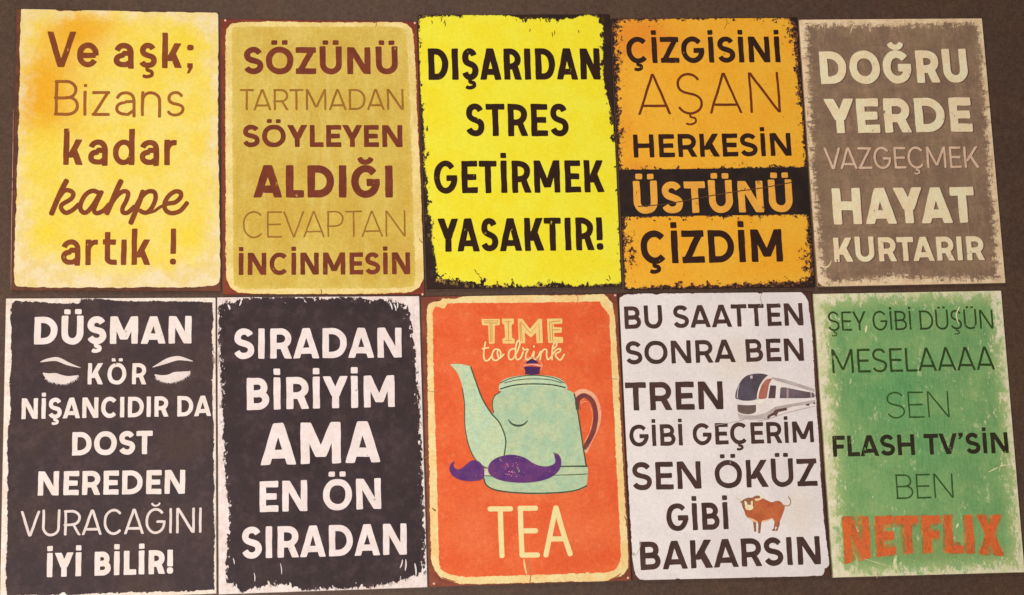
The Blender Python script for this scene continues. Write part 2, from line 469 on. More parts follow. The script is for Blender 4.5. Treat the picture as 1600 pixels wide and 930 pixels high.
    def px_polys(s, name, polys, mat, lay, parent=None, label=None):
        """shapes traced on the display, in photograph coordinates"""
        pl = [[s.loc(float(p[0]), float(p[1])) for p in poly] for poly in polys]
        me = flat_mesh(name, pl, -T - .00012 * lay)
        if 'lettering' in name or name in ('eyelashes', 'moustache_speckle'):
            o = obj(name, me, mat, parent or s.e, label)
            if name == 'moustache_speckle': o['kind'] = 'stuff'
            return o
        # every separate piece of print is an object of its own
        V = [tuple(v.co) for v in me.vertices]; F = [tuple(p.vertices) for p in me.polygons]; rt = list(range(len(V)))
        def find(i):
            while rt[i] != i: rt[i] = rt[rt[i]]; i = rt[i]
            return i
        for f in F:
            for i in f[1:]: rt[find(i)] = find(f[0])
        grp = {}
        for f in F: grp.setdefault(find(f[0]), []).append(f)
        bpy.data.meshes.remove(me); first = None
        for fl in sorted(grp.values(), key=lambda q: -len(q)):
            used = sorted({i for f in fl for i in f}); ix = {v: i for i, v in enumerate(used)}
            m2 = bpy.data.meshes.new(name); m2.from_pydata([V[i] for i in used], [], [[ix[i] for i in f] for f in fl]); m2.update()
            o = obj(name, m2, mat, parent or s.e, label); first = first or o
        return first

_mc = {}
def ink(c, c2=None, wear=.0, seed=1, grain=.09, wscale=160, soft=.03):
    """printed ink; wear = share rubbed away (shows the print below)"""
    key = (c, c2, wear, seed, grain, wscale, soft)
    if key in _mc: return _mc[key]
    g = G('ink'); base = g.tone(c, c2 or tuple(min(255, v * 1.12 + 4) for v in c), 70, seed)
    base = g.grain(base, grain, seed)
    al = None
    if wear > 0:
        n = g.noise(wscale, seed + 11, stretch=(1.0, .55), detail=7, rough=.72)
        al = g.ramp(n, .30 + wear * .28 - soft, .30 + wear * .28 + soft)
    _mc[key] = g.done(base, .0, al); return _mc[key]

def border(g, attr, amp, scale, soft, seed, stretch=(1, 1), chips=0., reach=6., detail=7, rough=.70, bias=0.):
    """mask of a print layer whose edge is torn and chipped; attr = millimetres inside the edge"""
    e = g.attr(attr); n = g.noise(scale, seed, stretch=stretch, detail=detail, rough=rough)
    v = g.math('ADD', e, g.math('MULTIPLY', g.math('SUBTRACT', n, .5), amp * 4))
    m = g.ramp(g.math('ADD', v, bias), -soft, soft)
    if chips:
        n2 = g.noise(scale * 1.7, seed + 5, detail=4, rough=.6, stretch=stretch)
        th = g.math('MULTIPLY_ADD', e, .22 / reach, .66 - chips * .22)
        m = g.math('MULTIPLY', m, g.math('SUBTRACT', 1.0, g.ramp(g.math('SUBTRACT', n2, th), -.012, .02)))
    return m

def tr(sc, ox, oy, pts): return [(x / sc + ox, y / sc + oy) for x, y in pts]
def px_ribbon(pts, w, taper=None, r=.5, k=6): return ribbon(smooth(pts, False, k), w, w * r, False, taper)
def tapered(t): return .15 + .85 * math.sin(math.pi * min(max(t, 0), 1)) ** .7

# ================================================================== 1  yellow and cream, brown lettering
s = Sign([(25, 13), (342, 19), (346, 456), (17, 455)], 'yellow board with cream edges, one line of brown script, at the top left', (112, 70, 50), 1)
g = G('print_yellow')
yel = g.tone((244, 212, 86), (242, 218, 116), 34, 3, detail=6)
yel = g.mix(g.ramp(g.math('ADD', g.attr('hot'), g.math('MULTIPLY', g.noise(60, 8, detail=6, rough=.7), .7)), .30, 1.65), yel, col((233, 172, 38)))
yel = g.mix(g.ramp(g.math('ADD', g.attr('sun'), g.math('MULTIPLY', g.noise(60, 12, detail=6, rough=.7), .7)), .4, 1.3), yel, col((244, 212, 62)))
cream = g.tone((238, 220, 176), (232, 208, 136), 50, 4, detail=6)
n = g.noise(70, 6, detail=6, rough=.65)
m = g.ramp(g.math('ADD', g.attr('inner'), g.math('MULTIPLY', g.math('SUBTRACT', n, .5), 52.)), -14., 13.)
c = g.mix(m, cream, yel)
sub = g.tone((112, 68, 48), (92, 56, 42), 80, 5)
c = g.mix(border(g, 'e1', .9, 120, .12, 2, rough=.5), sub, c)
# a paler worn line along the left rim of the board
c = g.grain(c, .09, 3)
mat = g.done(c)
out1 = [(33, 14.5), (60, 14.5), (84, 14), (90, 17), (130, 17), (150, 16), (220, 18.5), (300, 19.5), (337, 20), (341, 23), (342, 60), (341, 120), (340, 200), (342, 280), (343, 360), (344, 430), (343, 441), (337, 446), (315, 448), (280, 450), (240, 448.5), (190, 450), (140, 449), (100, 450), (60, 449), (35, 448), (26, 446), (22, 440), (22.5, 400), (25, 330), (27, 260), (29, 225), (28, 210), (30, 180), (29, 160), (31, 120), (31, 60)]
inn1 = [(48, 34), (80, 24), (180, 24), (300, 30), (330, 60), (331, 200), (333, 330), (322, 400), (260, 425), (120, 420), (45, 395), (36, 300), (36, 200), (42, 100)]
s.face(mat, {'e1': out1, 'inner': inn1}, {'hot': [(130, 45, 62, 40, 1.), (52, 160, 44, 62, .95), (90, 110, 60, 70, .7), (110, 190, 50, 40, .4)], 'sun': [(230, 90, 70, 60, .5), (70, 240, 60, 60, .6), (300, 370, 40, 30, .8), (70, 360, 40, 40, .7), (200, 260, 60, 40, .3), (290, 60, 30, 30, .6)]})
bi = ink((126, 64, 34), (136, 72, 38), .12, 1)
bl_ = ink((152, 88, 40), (160, 98, 44), .10, 2)
s.text('Ve aşk;', 72.3, 301.5, 105, 107, 55.5, .155, bi, space=.26)
s.text('Bizans', 85, 288, 181, 182, 55.5, .085, bl_)
s.text('kadar', 98.6, 275.5, 258, 258.5, 57, .150, bi)
s.text('artık !', 95, 274.7, 414.5, 414, 57, .145, bi, space=.42)
K = lambda pts: tr(5.812, 60, 270, pts)
kp = []
for pts, wd in (([(255, 75), (215, 150), (170, 250), (120, 372)], 8.6), ([(180, 235), (235, 165), (290, 165), (318, 195), (295, 240), (215, 290), (210, 330), (250, 365), (310, 340), (365, 290)], 7.2),
                ([(560, 190), (500, 165), (440, 190), (395, 255), (380, 320), (405, 360), (445, 355), (500, 290), (560, 190)], 7.4), ([(575, 175), (530, 270), (505, 340), (530, 368), (590, 345), (640, 290)], 7.2),
                ([(750, 78), (715, 150), (665, 270), (622, 368)], 8.6), ([(650, 300), (710, 215), (770, 170), (815, 185), (800, 250), (765, 320), (770, 362), (815, 360), (870, 310)], 7.2),
                ([(950, 172), (915, 270), (875, 370), (840, 455)], 8.4), ([(880, 320), (930, 230), (990, 175), (1050, 175), (1065, 230), (1035, 310), (990, 360), (950, 360), (925, 345)], 7.2),
                ([(975, 368), (1050, 350), (1110, 310), (1180, 285)], 5.0), ([(1165, 280), (1240, 270), (1290, 225), (1290, 180), (1240, 172), (1180, 215), (1145, 285), (1160, 345), (1215, 368), (1290, 345), (1350, 275)], 7.2)):
    kp += px_ribbon(K(pts), wd, None, .35, 5)
s.px_polys('script_lettering', kp, bi, 2)
s.px_polys('worn_edge_line', px_ribbon([(21, 170), (20, 250), (18.6, 330), (17.6, 400), (17.2, 454)], 1.3, tapered), ink((176, 128, 104), None, .35, 4), 2)

# ================================================================== 2  mustard with rounded cream border
s = Sign([(344, 29), (652, 33), (664, 461), (348, 461)], 'mustard board with rounded cream border and six lines of red brown capitals', (140, 66, 46), 2)
g = G('print_mustard')
fld = g.tone((204, 170, 70), (212, 184, 84), 22, 3, detail=6)
fld = g.mix(g.math('MULTIPLY', g.ramp(g.noise(60, 9, stretch=(1, .25), detail=7, rough=.7), .46, .66), .6), fld, col((220, 196, 106)))
fld = g.mix(g.math('MULTIPLY', g.ramp(g.attr('warm'), .2, 1.), .6), fld, col((214, 172, 84)))
fld = g.mix(g.math('MULTIPLY', g.ramp(g.math('SUBTRACT', 5., g.attr('inner')), 0., 5.), .45), fld, col((214, 192, 96)))
cream = g.tone((238, 216, 146), (226, 200, 120), 40, 4, detail=6)
c = g.mix(border(g, 'inner', 1.6, 150, .7, 2, chips=.10, reach=5, rough=.72), cream, fld)
sub = g.tone((138, 64, 44), (120, 54, 40), 60, 5)
c = g.mix(border(g, 'e1', .9, 190, .18, 6, chips=.16, reach=3), sub, c)
c = g.grain(c, .12, 5); mat = g.done(c)
out2 = [(352.5, 60), (354, 45), (362, 37), (376, 35), (430, 33.5), (480, 35), (520, 35), (580, 35), (627, 34.5), (636, 38), (643, 44), (646, 58), (649, 100), (652, 180), (656, 260), (659, 340), (662.5, 410), (662, 435), (655, 449), (642, 457), (560, 459.5), (480, 459.8), (400, 459.5), (372, 457), (360, 449), (354, 436), (352.5, 400), (352.7, 300), (352, 180)]
inn2 = [(365, 42), (620, 41.5), (633, 46), (636, 60), (641, 180), (645, 300), (649, 430), (647, 447), (630, 450.5), (500, 451), (380, 451.5), (366, 446), (364.5, 430), (363.5, 300), (363, 180), (362, 50)]
s.face(mat, {'e1': out2, 'inner': inn2}, {'warm': [(600, 100, 30, 30, 1.), (630, 400, 25, 35, .8), (450, 170, 40, 40, .5), (400, 300, 30, 30, .5), (500, 110, 50, 20, .6)]})
rb = ink((112, 52, 34), (124, 60, 38), .14, 3); rt = ink((150, 102, 38), (158, 112, 46), .12, 4)
s.text('SÖZÜNÜ', 380.5, 622, 116, 116, 42, .216, rb)
s.text('TARTMADAN', 374.5, 631, 172.6, 172, 33, .10, rt)
s.text('SÖYLEYEN', 379, 629, 230, 230, 34.5, .216, rb)
s.text('ALDIĞI', 395.6, 614, 309, 309, 50.5, .230, rb)
s.text('CEVAPTAN', 379.5, 634, 372, 369.6, 41, .062, rt)
s.text('İNCİNMESİN', 373, 641, 430, 428.7, 34.5, .207, rb)
for p in ((648, 36), (660, 460), (352, 32)):
    s.px_polys('nail_head', [[(p[0] + 1.6 * math.cos(a) * (1 + .2 * math.sin(3 * a)), p[1] + 1.9 * math.sin(a)) for a in [i * .628 for i in range(10)]]], ink((214, 170, 150)), 2)
s.px_polys('crack', px_ribbon([(587, 34), (588, 38), (586.5, 44)], .9, tapered) + px_ribbon([(501, 452), (502.5, 456), (502, 461)], 1.1, tapered) + px_ribbon([(655, 372), (657, 377), (663, 381)], 1.0, tapered), ink((110, 52, 36)), 3)

# ================================================================== 3  bright yellow on black
s = Sign([(652, 23), (953, 22), (972, 448), (666, 452)], 'bright lemon yellow board with torn black edges and four lines of black capitals', (58, 38, 30), 3)
g = G('print_lemon')
fld = g.tone((246, 224, 44), (248, 230, 62), 30, 3)
fld = g.mix(g.math('MULTIPLY', g.ramp(g.noise(120, 9, detail=6, rough=.7), .58, .78), .35), fld, col((232, 206, 60)))
blk = g.tone((52, 35, 27), (42, 30, 26), 60, 5)
chipc = g.tone((226, 190, 80), (170, 130, 80), 200, 15)
c = blk
pale = g.math('MULTIPLY', g.ramp(g.attr('e1'), -7.5, -2.), g.ramp(g.noise(300, 21, stretch=(1, .6), detail=5, rough=.75), .52, .58))
pale = g.math('MULTIPLY', pale, g.attr('chipzone'))
c = g.mix(pale, c, chipc)
m = border(g, 'e1', 4.4, 110, .22, 2, stretch=(1, .7), chips=.54, reach=9, rough=.80, bias=.3)
c = g.mix(m, c, fld)
c = g.grain(c, .07, 5); mat = g.done(c)
out3 = [(655, 31), (668, 27), (690, 25), (740, 22.5), (800, 25.5), (815, 29), (850, 30.5), (880, 30), (905, 26), (925, 24.5), (936, 30), (941, 40), (941, 80), (941, 122), (945, 140), (951, 165), (956, 195), (961, 235), (966, 265), (969, 310), (970, 360), (971, 400), (973, 440), (968, 443), (940, 444), (900, 446), (870, 442), (840, 447), (800, 447), (775, 446), (750, 443), (720, 439), (700, 437), (686, 434), (681, 425), (681, 400), (677, 378), (674, 355), (671, 330), (669, 300), (666, 270), (664, 240), (662, 200), (658, 150), (655, 100), (653, 60)]
s.face(mat, {'e1': out3}, {'chipzone': [(680, 440, 25, 12, 1.), (760, 446, 50, 9, 1.), (860, 446, 50, 9, .9), (950, 442, 30, 12, 1.), (660, 35, 22, 14, 1.), (655, 120, 8, 50, .8), (665, 250, 8, 50, .8), (966, 250, 8, 60, 1.), (672, 360, 8, 30, .7), (930, 28, 10, 8, .6), (968, 380, 6, 40, .6)]})
bk = ink((50, 28, 14), (44, 26, 18), .05, 5, .1)
s.text('DIŞARIDAN', 669.7, 938.5, 125.3, 124.5, 49, .195, bk)
s.text('STRES', 728, 889, 213, 213, 50.5, .184, bk)
s.text('GETİRMEK', 678.6, 945, 302.6, 300.6, 50.5, .184, bk)
s.text('YASAKTIR!', 684.5, 942.5, 393.7, 391, 51.5, .184, bk)
random.seed(5); pl = []
for (x, y, dx, dy) in ((741, 421, 3, 6), (744, 427, 5, 3), (748, 431, 6, 8), (862, 50, 1, 8), (866, 48, 0, 7), (828, 45, -1, 5), (903, 47, 1, 5), (693, 37, 2, -6), (695, 34, 0, 8), (674, 32, 1, 6), (689, 26, 0, 9), (951, 430, 2, 8), (947, 436, 4, 4), (706, 434, 3, 6), (718, 437, -4, 5)):
    pl += px_ribbon([(x, y), (x + dx * .5 + .8, y + dy * .5), (x + dx, y + dy)], 1.3, tapered)
s.px_polys('scratch', pl, ink((72, 50, 30)), 3)

# ================================================================== 4  orange with a black band
s = Sign([(954, 29), (1246, 27), (1274, 449), (976, 453)], 'orange board crossed by a dark band that carries orange letters', (62, 42, 34), 4)
g = G('print_orange')
fld = g.tone((240, 170, 44), (242, 178, 54), 24, 3)
fld = g.mix(g.ramp(g.math('ADD', g.attr('red'), g.math('MULTIPLY', g.noise(45, 8), .3)), .2, 1.2), fld, col((230, 146, 44)))
fld = g.mix(g.math('MULTIPLY', g.ramp(g.noise(110, 31, detail=6, rough=.7, rot=.7, stretch=(1, .3)), .66, .78), .55), fld, col((196, 120, 40)))
blk = g.tone((50, 36, 31), (40, 31, 29), 60, 5)
rust = g.tone((120, 62, 30), (176, 112, 72), 220, 25, .45, .55)
c = g.mix(g.math('MULTIPLY', g.ramp(g.attr('e1'), -7., -1.), g.ramp(g.noise(300, 22, detail=5, rough=.75), .50, .58)), blk, rust)
m = border(g, 'e1', 4.4, 105, .22, 2, chips=.62, reach=9, rough=.80, bias=.1)
bl4 = g.ramp(g.math('SUBTRACT', g.noise(230, 77, detail=7, rough=.75, stretch=(1, .8)), g.math('MULTIPLY_ADD', g.attr('chipzone'), -.17, .66)), -.012, .012)
m = g.math('MULTIPLY', m, g.math('SUBTRACT', 1., bl4))
c = g.mix(m, c, fld)
band = g.ramp(g.attr('band'), -.2, .2)
c = g.mix(band, c, blk)
c = g.mix(g.math('MULTIPLY', g.ramp(g.math('ADD', g.attr('spot'), g.math('MULTIPLY', g.noise(260, 41, detail=5), .6)), .85, 1.), .85), c, col((120, 58, 30)))
c = g.grain(c, .09, 5); mat = g.done(c)
o4a = [(962, 40), (972, 33), (990, 31), (1030, 31), (1036, 30), (1100, 29), (1180, 28.5), (1226, 28), (1233, 32), (1238, 42), (1241, 58), (1243, 85), (1246, 130), (1250, 160), (1254, 190), (1256, 225), (1258, 261.5), (972, 265.5), (969, 250), (967, 200), (966, 150), (963, 95), (960, 60)]
o4b = [(977, 339), (1260, 335), (1262, 360), (1265, 395), (1267, 425), (1262, 438), (1245, 440), (1200, 444), (1150, 446), (1100, 447), (1040, 448), (1000, 450), (978, 450), (976, 400)]
band4 = [(900, 266.5), (1300, 261), (1300, 334.5), (900, 340)]
s.face(mat, {'e1': [o4a, o4b], 'band': band4}, {'chipzone': [(965, 90, 12, 60, 1.), (962, 40, 22, 16, .8), (970, 210, 9, 40, .7), (1236, 50, 16, 22, 1.), (1250, 140, 8, 60, .7), (985, 395, 12, 40, 1.), (1262, 410, 16, 40, 1.), (1215, 444, 50, 9, .9), (1060, 448, 60, 6, .5)], 'red': [(1000, 60, 60, 45, 1.2), (1100, 60, 50, 30, .4), (980, 200, 20, 50, .5), (1000, 260, 35, 14, .6)], 'spot': [(1069, 431, 4.5, 3.5, .9), (1063, 414, 3, 2.5, .5), (1090, 37, 3, 3, .6), (1052, 245, 3, 3, .4), (1220, 246, 4, 3, .5), (1003, 395, 4, 4, .4), (980, 255, 5, 4, .5)]})
db = ink((48, 28, 20), (56, 34, 24), .10, 6, .1); dth = ink((116, 52, 24), (104, 48, 26), .08, 7)
s.text('ÇİZGİSİNİ', 979.6, 1219.7, 99, 97.5, 40.5, .198, db)
s.text('AŞAN', 997, 1220.7, 180, 176, 63.5, .060, dth, track=.10)
s.text('HERKESİN', 990.5, 1237, 246.6, 243.7, 36, .202, db)
s.text('ÜSTÜNÜ', 991, 1239.5, 334, 331, 49, .216, ink((238, 172, 66), (230, 164, 66), .16, 8))
s.text('ÇİZDİM', 1002, 1223.7, 412.5, 409, 51, .202, db)
s.px_polys('crack', px_ribbon([(997, 323), (1040, 319), (1090, 310), (1140, 301), (1190, 294), (1238, 285)], 1.5, None, .2) + px_ribbon([(1133, 27), (1136, 36), (1131, 46)], .8, tapered), ink((84, 50, 34)), 3)

# ================================================================== 5  taupe with cream letters
s = Sign([(1247, 30), (1535, 28), (1572, 443), (1277, 449)], 'taupe brown board with faded cream edges and cream capitals, at the top right', (176, 148, 118), 5)
g = G('print_taupe')
fld = g.tone((146, 121, 95), (132, 108, 88), 26, 3)
fld = g.mix(g.math('MULTIPLY', g.ramp(g.noise(90, 9, stretch=(1, .3), detail=7, rough=.72), .46, .66), .5), fld, col((176, 142, 116)))
fld = g.mix(g.math('MULTIPLY', g.ramp(g.noise(90, 19, stretch=(.25, 1), detail=7, rough=.72), .50, .68), .45), fld, col((122, 92, 78)))
cream = g.tone((240, 214, 174), (224, 194, 154), 60, 4)
n1 = g.noise(210, 2, stretch=(1, .40), detail=8, rough=.78); n2 = g.noise(210, 12, stretch=(.35, 1), detail=8, rough=.78)
v = g.math('ADD', g.attr('inner'), g.math('MULTIPLY', g.math('SUBTRACT', g.math('MAXIMUM', n1, n2), .56), 56.))
c = g.mix(g.ramp(v, -3.6, 2.0), cream, fld)
sub = g.tone((112, 74, 52), (94, 62, 46), 60, 5)
c = g.mix(border(g, 'e1', .2, 150, .15, 6), sub, c)
c = g.grain(c, .17, 5, 800); mat = g.done(c)
out5 = [(1248, 31), (1534, 29), (1571, 442), (1500, 445), (1400, 447.5), (1300, 448.5), (1284, 447), (1278, 441), (1262, 240)]
inn5 = [(1259, 37), (1340, 39), (1440, 37), (1527, 34), (1534, 80), (1536, 130), (1541, 160), (1546, 240), (1552, 320), (1558, 400), (1560, 437), (1480, 438), (1400, 434), (1340, 440), (1292, 442), (1284, 420), (1276, 340), (1268, 250), (1263, 160), (1260, 90)]
s.face(mat, {'e1': out5, 'inner': inn5})
cr = ink((248, 228, 188), (242, 216, 176), .12, 9, .1); ct = ink((224, 194, 166), (212, 180, 152), .14, 10); sh = ink((104, 76, 62), None, .1, 11)
for a in (('DOĞRU', 1283, 1513.5, 131.7, 128.7, 50.5, .235), ('YERDE', 1290.4, 1520.4, 208.8, 205.8, 53.5, .235), ('VAZGEÇMEK', 1288.5, 1530.8, 264.7, 262.2, 33.5, .105), ('HAYAT', 1302.8, 1525, 351, 348, 56, .24), ('KURTARIR', 1304, 1539, 409.6, 406.6, 37.5, .215)):
    thin = a[6] < .15
    s.text(*a, ct if thin else cr, lay=3)
    s.text(*a, sh, lay=2, dx=1.3 if thin else 2.0, dy=.7, name='lettering_shadow')
s.px_polys('scratch', px_ribbon([(1283, 416), (1290, 418), (1296, 414), (1299, 407)], 3., tapered) + px_ribbon([(1329, 52), (1331, 44), (1336, 38)], 2., tapered), ink((214, 188, 150), None, .2, 3), 2)

# ================================================================== 6  dark board with closed eyes
s = Sign([(8.6, 465.7), (337.5, 464.5), (339, 928.5), (-1, 940)], 'dark charcoal board with white lettering and a pair of drawn closed eyes', (222, 206, 192), 6)
def dark_print(seed, ca, cb, whites, attr_amp, chips, reach, scale=150):
    g = G('print_charcoal')
    fld = g.tone(ca, cb, 20, seed + 3, detail=6)
    fld = g.mix(g.math('MULTIPLY', g.ramp(g.noise(80, seed + 9, detail=7, rough=.7), .45, .68), .35), fld, col((94, 76, 75)))
    wht = g.tone(whites[0], whites[1], 70, seed + 4)
    m = border(g, 'e1', attr_amp, scale, .22, seed, stretch=(1, .6), chips=chips, reach=reach)
    n2 = g.noise(240, seed + 31, detail=4, stretch=(1, .5))
    back = g.math('MULTIPLY', g.ramp(g.attr('e1'), -4.5, -.5), g.ramp(n2, .53, .57))
    m = g.math('MAXIMUM', m, g.math('MULTIPLY', back, g.attr('chipzone')))
    c = g.mix(m, wht, fld)
    c = g.grain(c, .13, seed, 800); return g.done(c)
mat = dark_print(6, (74, 58, 54), (63, 51, 53), ((240, 228, 216), (234, 216, 198)), 1.5, .22, 3.5)
out6 = [(18, 474), (25, 471), (60, 472), (90, 473.5), (125, 474), (128, 468), (160, 467), (180, 470), (240, 471), (300, 470.5), (320, 472), (332, 473), (334, 500), (331, 520), (333, 560), (332, 620), (335, 680), (333, 720), (335, 760), (333, 800), (336, 840), (334, 870), (335, 922), (300, 923.5), (200, 926), (105, 930), (100, 924), (92, 930), (10, 931), (9, 880), (12, 830), (11, 790), (12, 740), (11, 690), (17, 640), (15, 600), (18, 560), (17, 510), (15, 495)]
s.face(mat, {'e1': out6}, {'chipzone': [(140, 468, 30, 6, 1.), (335, 560, 8, 60, .8), (334, 780, 8, 60, .7)]})
wh = ink((238, 226, 220), (232, 218, 208), .05, 12, .06); wh2 = ink((232, 218, 212), (224, 208, 200), .10, 13, .06)
s.text('DÜŞMAN', 53, 299, 538.5, 536.7, 43, .230, wh)
s.text('KÖR', 136.7, 228.6, 600.7, 600.7, 33, .185, wh, track=.14)
s.text('NİŞANCIDIR DA', 33.5, 330, 655, 650, 32, .198, wh)
s.text('DOST', 112.5, 238.4, 712, 709.5, 36.5, .221, wh)
s.text('NEREDEN', 59, 289, 774.5, 771.5, 37.5, .216, wh)
s.text('VURACAĞINI', 31, 314.8, 838.5, 832.4, 39.5, .10, wh2)
s.text('İYİ BİLİR!', 73, 270, 902, 896.3, 37.5, .230, wh, space=.36)
E6 = lambda pts: tr(6.154, 50, 540, pts)
brow = [(78, 160), (120, 135), (180, 118), (240, 112), (290, 128), (350, 160), (410, 188), (470, 214), (400, 204), (330, 186), (270, 162), (230, 150), (180, 150), (120, 158)]
brow2 = [(1158, 210), (1210, 175), (1280, 132), (1340, 110), (1410, 102), (1470, 118), (1550, 152), (1480, 146), (1410, 142), (1350, 156), (1290, 176), (1220, 196)]
lid1 = [(104, 264), (160, 268), (230, 266), (290, 284), (350, 294), (440, 288), (420, 320), (380, 345), (330, 365), (280, 370), (220, 358), (165, 340), (130, 310)]
lid2 = [(1180, 278), (1250, 286), (1310, 280), (1360, 258), (1420, 252), (1515, 250), (1500, 285), (1450, 322), (1390, 345), (1330, 358), (1270, 350), (1220, 330), (1195, 305)]
for b_ in (brow, brow2): s.px_polys('eyebrow', [E6(smooth(b_))], wh2, 2)
random.seed(3)
for lid in (lid1, lid2):
    pl = [E6(smooth(lid))]; bot = lid[5:]; cx = sum(p[0] for p in lid) / len(lid)
    for i in range(len(bot) - 1):
        for j in range(6):
            t = (j + random.random()) / 6
            x = bot[i][0] * (1 - t) + bot[i + 1][0] * t; y = bot[i][1] * (1 - t) + bot[i + 1][1] * t
            dx = (x - cx) * .10 + random.uniform(-4, 4); L = random.uniform(9, 20)
            pl.append(E6([(x - 5, y - 6), (x + 5, y - 6), (x + dx, y + L)]))
    s.px_polys('eyelashes', pl, wh2, 2)

# ================================================================== 7  dark board, five white lines
s = Sign([(338.5, 464), (655.7, 462), (668.6, 918.4), (341, 929.7)], 'near black board with ragged white edges and five lines of thick white capitals', (222, 206, 196), 7)
mat = dark_print(7, (54, 42, 44), (62, 49, 51), ((240, 226, 220), (230, 212, 204)), 3.6, .50, 9, 170)
out7 = [(341, 478), (352, 474), (372, 468), (400, 463), (440, 462), (500, 466), (560, 464), (580, 470), (600, 466), (622, 474), (636, 480), (641, 492), (643, 515), (649, 550), (652, 590), (655, 630), (657, 680), (660, 720), (662, 770), (664, 820), (665, 870), (665, 893), (655, 896), (640, 902), (610, 912), (578, 918), (540, 920), (500, 922), (470, 920), (450, 915), (420, 914), (400, 920), (375, 925), (368, 918), (355, 910), (353, 890), (355, 850), (357, 810), (356, 780), (352, 755), (350, 700), (348, 650), (346, 600), (344, 560), (341, 520)]
s.face(mat, {'e1': out7}, {'chipzone': [(350, 470, 20, 10, 1.), (620, 475, 25, 12, 1.), (645, 900, 35, 14, 1.2), (342, 620, 8, 90, 1.), (655, 700, 8, 120, .8), (400, 915, 40, 10, .8), (560, 918, 50, 8, .8)]})
wh3 = ink((240, 226, 222), (232, 216, 210), .08, 14, .06)
s.text('SIRADAN', 365, 627.6, 561, 558.8, 47, .207, wh3)
s.text('BİRİYİM', 385.7, 617, 641, 636, 50, .212, wh3)
s.text('AMA', 407, 595, 727, 722.5, 65, .216, wh3)
s.text('EN ÖN', 405.8, 595.6, 800.5, 795, 48, .207, wh3, space=.34)
s.text('SIRADAN', 377.4, 635.8, 873, 866.5, 49, .202, wh3)
pl = []
for (x, y, dx, dy, w_) in ((625, 888, 4, -14, 2.2), (633, 892, 1, -18, 2.6), (650, 900, -2, -20, 2.6), (657, 897, 10, -12, 3.), (397, 895, 1, 14, 1.4), (438, 880, 2, 18, 1.4), (364, 872, 2, 10, 1.4), (645, 480, 2, 36, 3.2), (615, 474, 4, 12, 2), (608, 470, 5, 14, 2.2), (620, 470, 1, 12, 2), (377, 468, -3, 10, 2.2), (356, 476, 3, 8, 3)):
    pl += px_ribbon([(x, y), (x + dx * .5 + .8, y + dy * .5), (x + dx, y + dy)], w_, tapered)
s.px_polys('scratch', pl, ink((222, 206, 200), None, .25, 15), 2)

# ================================================================== 8  orange teapot board
s = Sign([(657.4, 463), (965, 458), (986.8, 908), (670, 918)], 'orange board showing a pale green teapot with a purple moustache', (142, 76, 54), 8)
g = G('print_vermilion')
fld = g.tone((226, 94, 50), (232, 106, 58), 30, 3, detail=6)
fld = g.mix(g.math('MULTIPLY', g.ramp(g.noise(110, 9, detail=7, rough=.75), .50, .70), .4), fld, col((244, 140, 90)))
fld = g.mix(g.math('MULTIPLY', g.ramp(g.attr('pale'), .1, 1.), .5), fld, col((242, 134, 84)))
cream = g.tone((246, 218, 156), (238, 202, 134), 40, 4)
c = g.mix(border(g, 'inner', 1.0, 130, .22, 2, chips=.26, reach=3), cream, fld)
sub = g.tone((142, 76, 56), (122, 64, 48), 60, 5)
c = g.mix(border(g, 'e1', 1.0, 170, .2, 6, chips=.2, reach=2.5), sub, c)
c = g.grain(c, .13, 5, 750); mat = g.done(c)
out8 = [(667, 500), (667, 482), (671, 474), (688, 470), (692, 466), (712, 467), (722, 464), (738, 462), (800, 461), (860, 461.5), (900, 461), (935, 460), (944, 460), (950, 465), (956, 474), (960, 490), (962, 510), (966, 580), (970, 660), (974, 740), (979, 820), (982, 870), (981, 888), (975, 898), (962, 903), (945, 908.5), (880, 909), (830, 911), (780, 912), (720, 913), (708, 909), (690, 903), (680, 893), (674, 878), (672, 820), (671, 740), (669, 660), (668, 580)]
inn8 = [(676, 492), (676, 486), (681, 479), (690, 481), (694, 483), (699, 474), (760, 473.5), (830, 473), (900, 472), (938, 471), (941, 480), (948, 487), (952, 492), (955, 560), (959, 640), (963, 720), (967, 800), (970, 860), (969, 878), (962, 890), (950, 894.5), (880, 897), (820, 899), (760, 901), (722, 902), (704, 898), (690, 891), (686, 884), (684, 800), (682, 720), (679, 640), (677, 560)]
s.face(mat, {'e1': out8, 'inner': inn8}, {'pale': [(740, 830, 50, 60, .7), (900, 830, 60, 50, .6), (820, 770, 60, 16, .8), (940, 700, 20, 60, .5)]})
ci = ink((248, 218, 152), (250, 224, 160), .06, 16, .08); ci2 = ink((246, 200, 122), (250, 206, 130), .16, 17, .1); ol = ink((196, 128, 62), None, 0, 18)
I8 = lambda pts: tr(10, 740, 485, pts)
tp = []
for q in ([(125, 135), (410, 135), (412, 230), (330, 236), (330, 520), (240, 525), (228, 238), (132, 230)],
          [(440, 130), (628, 130), (630, 205), (592, 230), (600, 430), (640, 445), (642, 520), (455, 520), (450, 445), (492, 425), (480, 225), (445, 205)],
          [(692, 130), (760, 132), (880, 290), (1010, 135), (1066, 132), (1082, 512), (985, 515), (975, 350), (895, 430), (800, 345), (805, 515), (705, 515)],
          [(1145, 130), (1385, 130), (1385, 210), (1250, 215), (1252, 262), (1378, 268), (1378, 350), (1256, 356), (1258, 415), (1396, 418), (1400, 510), (1165, 512)]):
    tp.append(I8([tuple(p) for p in round_poly([np.array(p) for p in q], 14, 90)]))
s.px_polys('lettering', tp, ci2, 2)
tl = []
